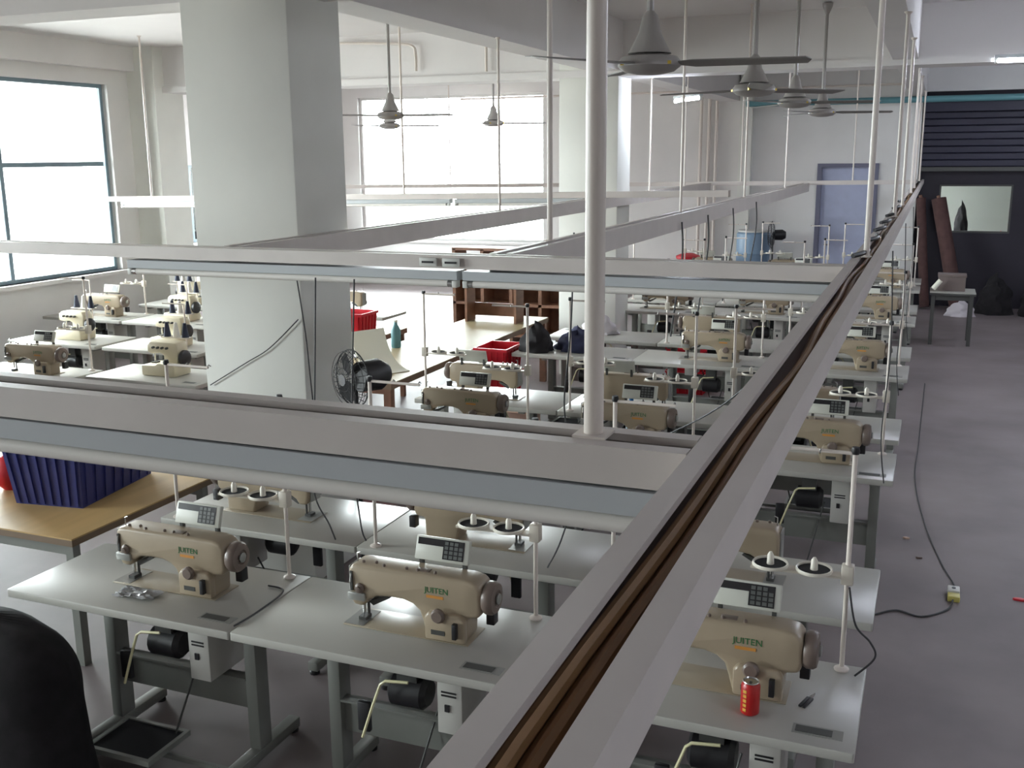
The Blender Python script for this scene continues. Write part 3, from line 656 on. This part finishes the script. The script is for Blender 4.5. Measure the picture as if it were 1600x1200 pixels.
# ================================================================== lumpy soft things
def lump(name, label, cat, loc, dims, m, seed=1, sag=.25, rough=.12, n=20, k=12, rz=0, pw=2.6, lean=.45):
    rg = random.Random(seed); ph = [rg.uniform(0, 6.28) for _ in range(8)]
    prof = []; mb = MB(); vs = []
    for j in range(k + 1):
        t = j / k; z = t
        rad = (1 - t ** pw) ** .5 * (1 - sag * t) if j < k else .0
        rad = max(rad, .02)
        for i in range(n):
            a = 2 * PI * i / n
            e = 1 + rough * (math.sin(3 * a + ph[0] + 2 * z) * .5 + math.sin(5 * a + ph[1] - 3 * z) * .4 + math.sin(2 * a + ph[2] + 5 * z) * .5 + math.sin(9 * a + ph[3] + z) * .25)
            e += lean * (.35 * math.sin(7 * a + ph[5] + 9 * z) + .3 * math.sin(4 * a + ph[6] - 11 * z)) * .5
            dz = 1 - lean * t * (.55 * (.5 + .5 * math.cos(a - ph[7])) + .18 * math.sin(3 * a + ph[1]))
            vs.append((dims[0] / 2 * (rad * e * math.cos(a) + lean * .35 * t * t * math.cos(ph[7])), dims[1] / 2 * (rad * e * math.sin(a) + lean * .35 * t * t * math.sin(ph[7])), dims[2] * (z * dz + .03 * rough * math.sin(4 * a + ph[4]) * t)))
    fs = [tuple(reversed(range(n))), tuple(k * n + i for i in range(n))]
    for j in range(k):
        for i in range(n):
            i2 = (i + 1) % n; fs.append((j * n + i, j * n + i2, (j + 1) * n + i2, (j + 1) * n + i))
    mb.add(vs, fs); o = mb.build(name, m, None, True); o.location = loc; o.rotation_euler = (0, 0, rz)
    return tag(o, label, cat)
lump('cloth_bundle', 'large black cloth bundle slumped before the window-end table, first row', 'cloth', (-3.78, 3.05, 0), (1.10, .50, .735), 'blackcloth', 4, .13, .05, 32, 24, 0, 9, .06)
lump('bag', 'black bag on the window-end table of the fifth row', 'bag', (-3.58, 9.5, TOP + .005), (.34, .3, .28), 'blackcloth', 5)
lump('bag', 'dark blue bag on the window-end table of the fifth row', 'bag', (-3.2, 9.66, TOP + .004), (.46, .34, .24), 'bluecloth', 6)
lump('cloth_bundle', 'pale cloth heap on the window-end table of the sixth row', 'cloth', (-3.3, 10.7, TOP + .005), (.4, .3, .22), 'floorbag', 8)

# ================================================================== tan cutting table beyond the column
plain_table('cutting_table', 'long tan cutting table beyond the square column', -5.12, -4.22, 7.65, 11.6, .78, 'tan', 'edge', 'brown', .05, .07)
sh_ = MB(); n = 10
prof = [(-.06 + .42 * i / n - .06 * math.sin(PI * i / n), .0 + (.34 * (1 - i / n) ** 2.0)) for i in range(n + 1)]
pl = [(x, z) for x, z in prof] + [(x + .004, z + .006) for x, z in reversed(prof)]
o = sh_.prism([(x, z + .001) for x, z in pl], -.18, .18).build('curled_sheet', 'whitecloth', None, True); o.location = (-4.72, 8.2, .78); o.rotation_euler = (0, 0, -.5)
tag(o, 'white sheet curling up at the near end of the cutting table', 'sheet')
bt = thing('bottle', 'teal bottle standing on the cutting table', 'bottle', (-5.0, 9.2, .78))
MB().lathe([(.045, 0), (.05, .01), (.05, .18), (.02, .24), (.018, .27)], (0, 0, 0), 16).build('body', 'teal', bt, True)
MB().lathe([(.021, .262), (.021, .285)], (0, 0, 0), 12).build('cap', 'cap', bt, True)
rk = thing('wooden_rack', 'brown wooden rack standing on the far end of the cutting table', 'rack', (-4.72, 11.1, .78))
for x in (-.32, .3): MB().box((x, -.12, 0), (x + .03, .12, .42)).build('side_panel', 'brown', rk)
MB().box((-.32, -.14, .42), (.62, .14, .45)).build('top_board', 'tan', rk)
MB().box((-.29, .1, .05), (.3, .12, .2)).build('back_board', 'brown', rk)
# tall brown cabinet with open cells behind
cb = thing('wooden_cabinet', 'dark brown cabinet with open cells beyond the cutting table', 'cabinet', (-5.6, 14.0, 0))
for x in (-.9, -.45, 0, .45, .9): MB().box((x - .025, -.2, 0), (x + .025, .2, 1.36)).build('upright', 'brown', cb)
for z in (.1, .55, .95, 1.34): MB().box((-.925, -.2, z), (.925, .2, z + .04)).build('shelf', 'brown', cb)
MB().box((-.92, .18, .1), (.92, .2, .95)).build('back_board', 'brown', cb)
# red crates
CR = basket('crate', 'red plastic crate, lowest of the stack beside the cutting table', (-3.99, 9.5, 0), 0, .30, .40, .27, 'red', 5, 'crate', 'red plastic crates', .02)
def crate(loc, rz, label):
    o = copy_tree(CR); o.location = loc; o.rotation_euler = (0, 0, rz); o['label'] = label
crate((-3.99, 9.5, .272), 0, 'red plastic crate, middle of the stack beside the cutting table')
crate((-3.99, 9.5, .544), 0, 'red plastic crate, topmost of the stack beside the cutting table')
crate((-4.02, 7.05, 0), PI / 2, 'red plastic crate on the floor beside the third row')
crate((-4.02, 7.05, .272), PI / 2, 'red plastic crate stacked second beside the third row')
crate((-4.5, 7.0, 0), PI / 2, 'red plastic crate on the floor between column and cutting table')
crate((-2.50, 11.6, 0), PI / 2, 'red plastic crate on the floor behind the sixth row, lower of two')
crate((-2.50, 11.6, .272), PI / 2, 'red plastic crate on the floor behind the sixth row, upper of two')
crate((-5.75, 9.6, .79), PI / 2, 'red plastic crate on the brown bench near the windows')
cbx = thing('cardboard_box', 'pinkish cardboard box on the floor by the fifth row', 'box', (-3.55, 8.75, 0))
MB().box((-.22, -.18, 0), (.22, .18, .45)).build('carton', 'card', cbx)
MB().box((-.22, -.03, .45), (.22, .03, .452)).build('tape', 'tan', cbx)
MB().add([(-.22, -.18, .45), (.22, -.18, .45), (.24, -.28, .40), (-.24, -.28, .40), (-.22, -.18, .446), (.22, -.18, .446), (.24, -.28, .396), (-.24, -.28, .396)], [(0, 1, 2, 3), (7, 6, 5, 4), (0, 3, 7, 4), (1, 5, 6, 2), (2, 6, 7, 3)]).build('flap', 'card', cbx)
wb = thing('water_bottle', 'clear blue water bottle behind the middle machine of the third row', 'bottle', (-1.86, 6.80, TOP))
MB().lathe([(.034, 0), (.037, .01), (.036, .16), (.03, .19), (.014, .225), (.013, .24)], (0, 0, 0), 16).build('body', 'bottle', wb, True)
MB().lathe([(.0376, .07), (.0376, .13)], (0, 0, 0), 16).build('label_band', 'bluelabel', wb, True)
MB().lathe([(.016, .235), (.016, .258)], (0, 0, 0), 12).build('cap', 'bluelabel', wb, True)

# ================================================================== pedestal fans
def pedestal_fan(label, loc, rz, h, R):
    r = thing('pedestal_fan', label, 'fan', loc, rz)
    MB().lathe([(.19, 0), (.19, .02), (.04, .045)], (0, 0, 0), 20).build('base', 'black', r, True)
    MB().tube([(0, 0, .03), (0, 0, h - .02)], .013, 10).build('pole', 'meshblack', r, True)
    MB().lathe([(.03, .0), (.09, .03), (.095, .16), (.06, .22)], (0, 0, h), 16, 'y').build('motor', 'black', r, True)
    g = MB()
    for rr, y in ((R, -.02), (R * .97, -.055), (R * .7, -.075), (R * .4, -.085), (R * .7, .02), (R * .4, .03)):
        g.tube([(rr * math.cos(t), y, h + rr * math.sin(t)) for t in [2 * PI * i / 24 for i in range(25)]], .004 if rr == R else .002, 5, False)
    for i in range(24):
        t = 2 * PI * i / 24; c, s_ = math.cos(t), math.sin(t)
        g.tube([(R * c, -.02, h + R * s_), (R * .7 * c, -.075, h + R * .7 * s_), (.03 * c, -.09, h + .03 * s_)], .0016, 4, False)
        g.tube([(R * c, -.02, h + R * s_), (R * .7 * c, .02, h + R * .7 * s_), (.05 * c, .035, h + .05 * s_)], .0016, 4, False)
    o = g.build('guard', 'meshblack', r)
    MB().lathe([(.035, -.094), (.035, -.086)], (0, 0, h), 12, 'y').build('badge', 'steel', o)
    for i in range(3):
        t = 2 * PI * i / 3
        b = MB(); P = [(.03, -.02), (R * .5, -.06), (R * .85, -.05), (R * .88, .05), (R * .5, .07), (.03, .02)]
        b.add([(x * math.cos(t) - y * math.sin(t), -.03 + y * .25, h + x * math.sin(t) + y * math.cos(t)) for x, y in P] + [(x * math.cos(t) - y * math.sin(t), -.027 + y * .25, h + x * math.sin(t) + y * math.cos(t)) for x, y in P],
              [tuple(range(6)), tuple(reversed(range(6, 12)))] + [((i_ + 1) % 6, i_, 6 + i_, 6 + (i_ + 1) % 6) for i_ in range(6)])
        b.build('blade', 'black', r)
    return r
pedestal_fan('black wire pedestal fan in front of the square column', (-3.07, 5.14, 0), -.45, 1.42, .17)
pedestal_fan('dark pedestal fan in front of the far wall beside the blue drum', (-2.62, 18.8, 0), -1.35, 1.28, .24)

# ================================================================== far end
dr = thing('plastic_drum', 'pale blue plastic drum beside the far wall fan', 'drum', (-3.02, 19.2, 0))
MB().lathe([(.27, 0), (.3, .03), (.3, .4), (.315, .42), (.3, .44), (.3, .9), (.315, .92), (.3, .94), (.3, 1.27), (.26, 1.3)], (0, 0, 0), 24).build('body', mat('pale_blue_plastic', (132, 158, 184), .4), dr, True)
MB().lathe([(.27, 1.3), (.27, 1.33)], (0, 0, 0), 24).build('lid', 'cap', dr, True)
bn = thing('bin', 'red round bin standing before the far wall', 'bin', (-4.1, 18.7, 0))
MB().lathe([(.16, 0), (.2, .8), (.21, .84)], (0, 0, 0), 18).build('body', 'red', bn, True)
MB().lathe([(.22, .84), (.22, .88), (.1, .93)], (0, 0, 0), 18).build('lid', 'red', bn, True)
plain_table('work_table', 'grey work table at the end of the aisle rows', .02, .62, 15.7, 16.3, .75, 'lam', 'darkframe', 'darkframe', .03, .05)
gb = thing('storage_box', 'dull grey box on the aisle-end work table', 'box', (.30, 16.05, .75))
MB().box((-.18, -.14, 0), (.18, .14, .2)).build('carton', 'greyfab', gb, bevel=.006)
MB().box((-.19, -.15, .2), (.19, .15, .235)).build('lid', 'greyfab', gb, bevel=.004)
pr = thing('paper_roll', 'short white paper roll leaning on the work table box', 'roll', (-.0 + .06, 15.82, .79))
MB().tube([(-.0, 0, 0), (.09, 0, .12)], .035, 12).build('paper', 'whitecloth', pr, True)
MB().tube([(.09, 0, .12), (.091, 0, .1215)], .012, 8).build('core', 'brown', pr)
for i, (xa, xb_, y, r_, lb) in enumerate([(.05, .48, 19.35, .12, 'long maroon fabric roll leaning on the dark partition, thickest'), (-.24, -.05, 19.5, .08, 'thin maroon fabric roll leaning at the end of the far wall')]):
    rl = thing('fabric_roll', lb, 'roll', (xb_, y - .12, 0), 0, 'leaning fabric rolls')
    MB().tube([(0, 0, .035), (xa - xb_, .33, 1.9)], r_, 16).build('fabric', 'maroon', rl, True)
    MB().tube([(xa - xb_ , .33, 1.9), (xa - xb_ - .012, .338, 1.95)], .03, 10).build('core_tube', 'brown', rl, True)
lump('sack', 'pale sack slumped on the floor below the dark partition', 'sack', (.52, 18.75, 0), (.46, .34, .26), 'floorbag', 11)
lump('sack', 'black heap on the floor below the inner window', 'sack', (1.05, 19.2, 0), (.6, .5, .66), 'blackcloth', 12)
lump('sack', 'black heap by the partition farthest along the aisle', 'sack', (1.75, 19.1, 0), (.7, .6, .7), 'blackcloth', 13)
# things seen through the inner window
pt = plain_table('packing_table', 'pale packing table in the back room beyond the inner window', .3, 2.2, 22.4, 23.2, .95, 'lam', 'frame', 'frame')
lump('cloth_bundle', 'red cloth heap on the back room packing table', 'cloth', (1.25, 22.7, .95), (.6, .4, .2), 'red', 15)
lump('cloth_bundle', 'dark garment heap on the back room packing table', 'cloth', (.5, 22.7, .95), (.3, .3, .75), 'blackcloth', 16)

# ================================================================== machines by the windows
def overlock():
    r = thing('overlock_machine', 'x', 'sewing machine', (0, 0, 0), 0, 'overlock machines by the windows')
    MB().prism([(-.2, 0), (.16, 0), (.17, .09), (.15, .12), (-.02, .12), (-.05, .1), (-.2, .095)], -.13, .10).build('base', 'ovl', r, bevel=.012)
    MB().prism([(.0, .12), (.15, .12), (.16, .26), (.14, .3), (-.14, .3), (-.18, .27), (-.18, .2), (-.13, .19), (-.04, .2), (0, .18)], -.06, .08).build('arm', 'ovl', r, bevel=.012)
    MB().tube([(-.15, 0, .2), (-.15, 0, .11)], .008, 8).build('needle_bar', 'steel', r, True)
    MB().box((-.17, -.03, .096), (-.12, .03, .108)).build('presser_foot', 'darkframe', r)
    MB().lathe([(.05, .165), (.07, .17), (.07, .2), (.05, .21)], (0, 0, .16), 18, 'x').build('handwheel', 'black', r, True)
    for i in range(4): MB().lathe([(.011, -.06), (.011, -.085), (.006, -.09)], (-.1 + i * .05, 0, .25), 8, 'y').build('tension_knob', 'darkframe', r, True)
    for i in range(3):
        o = MB().lathe([(.035, .32), (.014, .45)], (-.1 + i * .1, .13, 0), 12).build('thread_cone', ('cone', 'conew', 'cone')[i], r, True)
    MB().tube([(.1, .14, .0), (.1, .14, .62)], .007, 8).build('stand_pole', 'pipe', r, True)
    MB().tube([(-.14, .14, .62), (.1, .14, .62)], .006, 6).build('stand_arm', 'pipe', r, True)
    MB().box((-.15, .09, .31), (.15, .17, .32)).build('cone_tray', 'rack', r)
    return r
pov = overlock()
def station(x, y, rz, nm, kind=0):
    s = 1 if abs(rz) < 1 else -1
    put(ptab, (x, y, 0), rz, 'white sewing table ' + nm)
    if kind == 0:
        put(pmac, (x, y + s * .01, TOP + .0005), rz, 'cream sewing machine on the table ' + nm)
        put(psta, (x + s * .52, y + s * .265, TOP + .0005), rz, 'white thread stand on the table ' + nm)
    else:
        put(pov, (x + .05, y + s * .03, TOP + .0005), rz, 'overlock machine with thread cones on the table ' + nm)
station(-7.62, 6.95, 0, 'beyond the plywood table, left edge of view')
station(-6.36, 7.3, 0, 'touching the square column from the window side', 1)
station(-8.6, 8.5, 0, 'second from the big windows, middle row', 1)
station(-7.3, 8.5, 0, 'window block, middle row, nearer the column', 1)
station(-9.6, 9.95, 0, 'against the big windows, far row')
station(-8.35, 9.95, 0, 'window block, far row, middle place', 1)
station(-7.1, 9.95, 0, 'window block, far row, column side')
station(-9.2, 11.2, PI, 'window block, last row by the pier', 1)
station(-7.95, 11.2, PI, 'window block, last row, middle place', 1)
station(-6.7, 11.2, PI, 'window block, last row, column side')
plain_table('bench', 'brown-edged bench between the cutting table and window machines', -6.35, -5.45, 8.7, 10.3, .79, 'tan', 'brown', 'brown', .05)
put(pov, (-5.95, 9.1, .79), 0, 'overlock machine on the brown-edged bench')
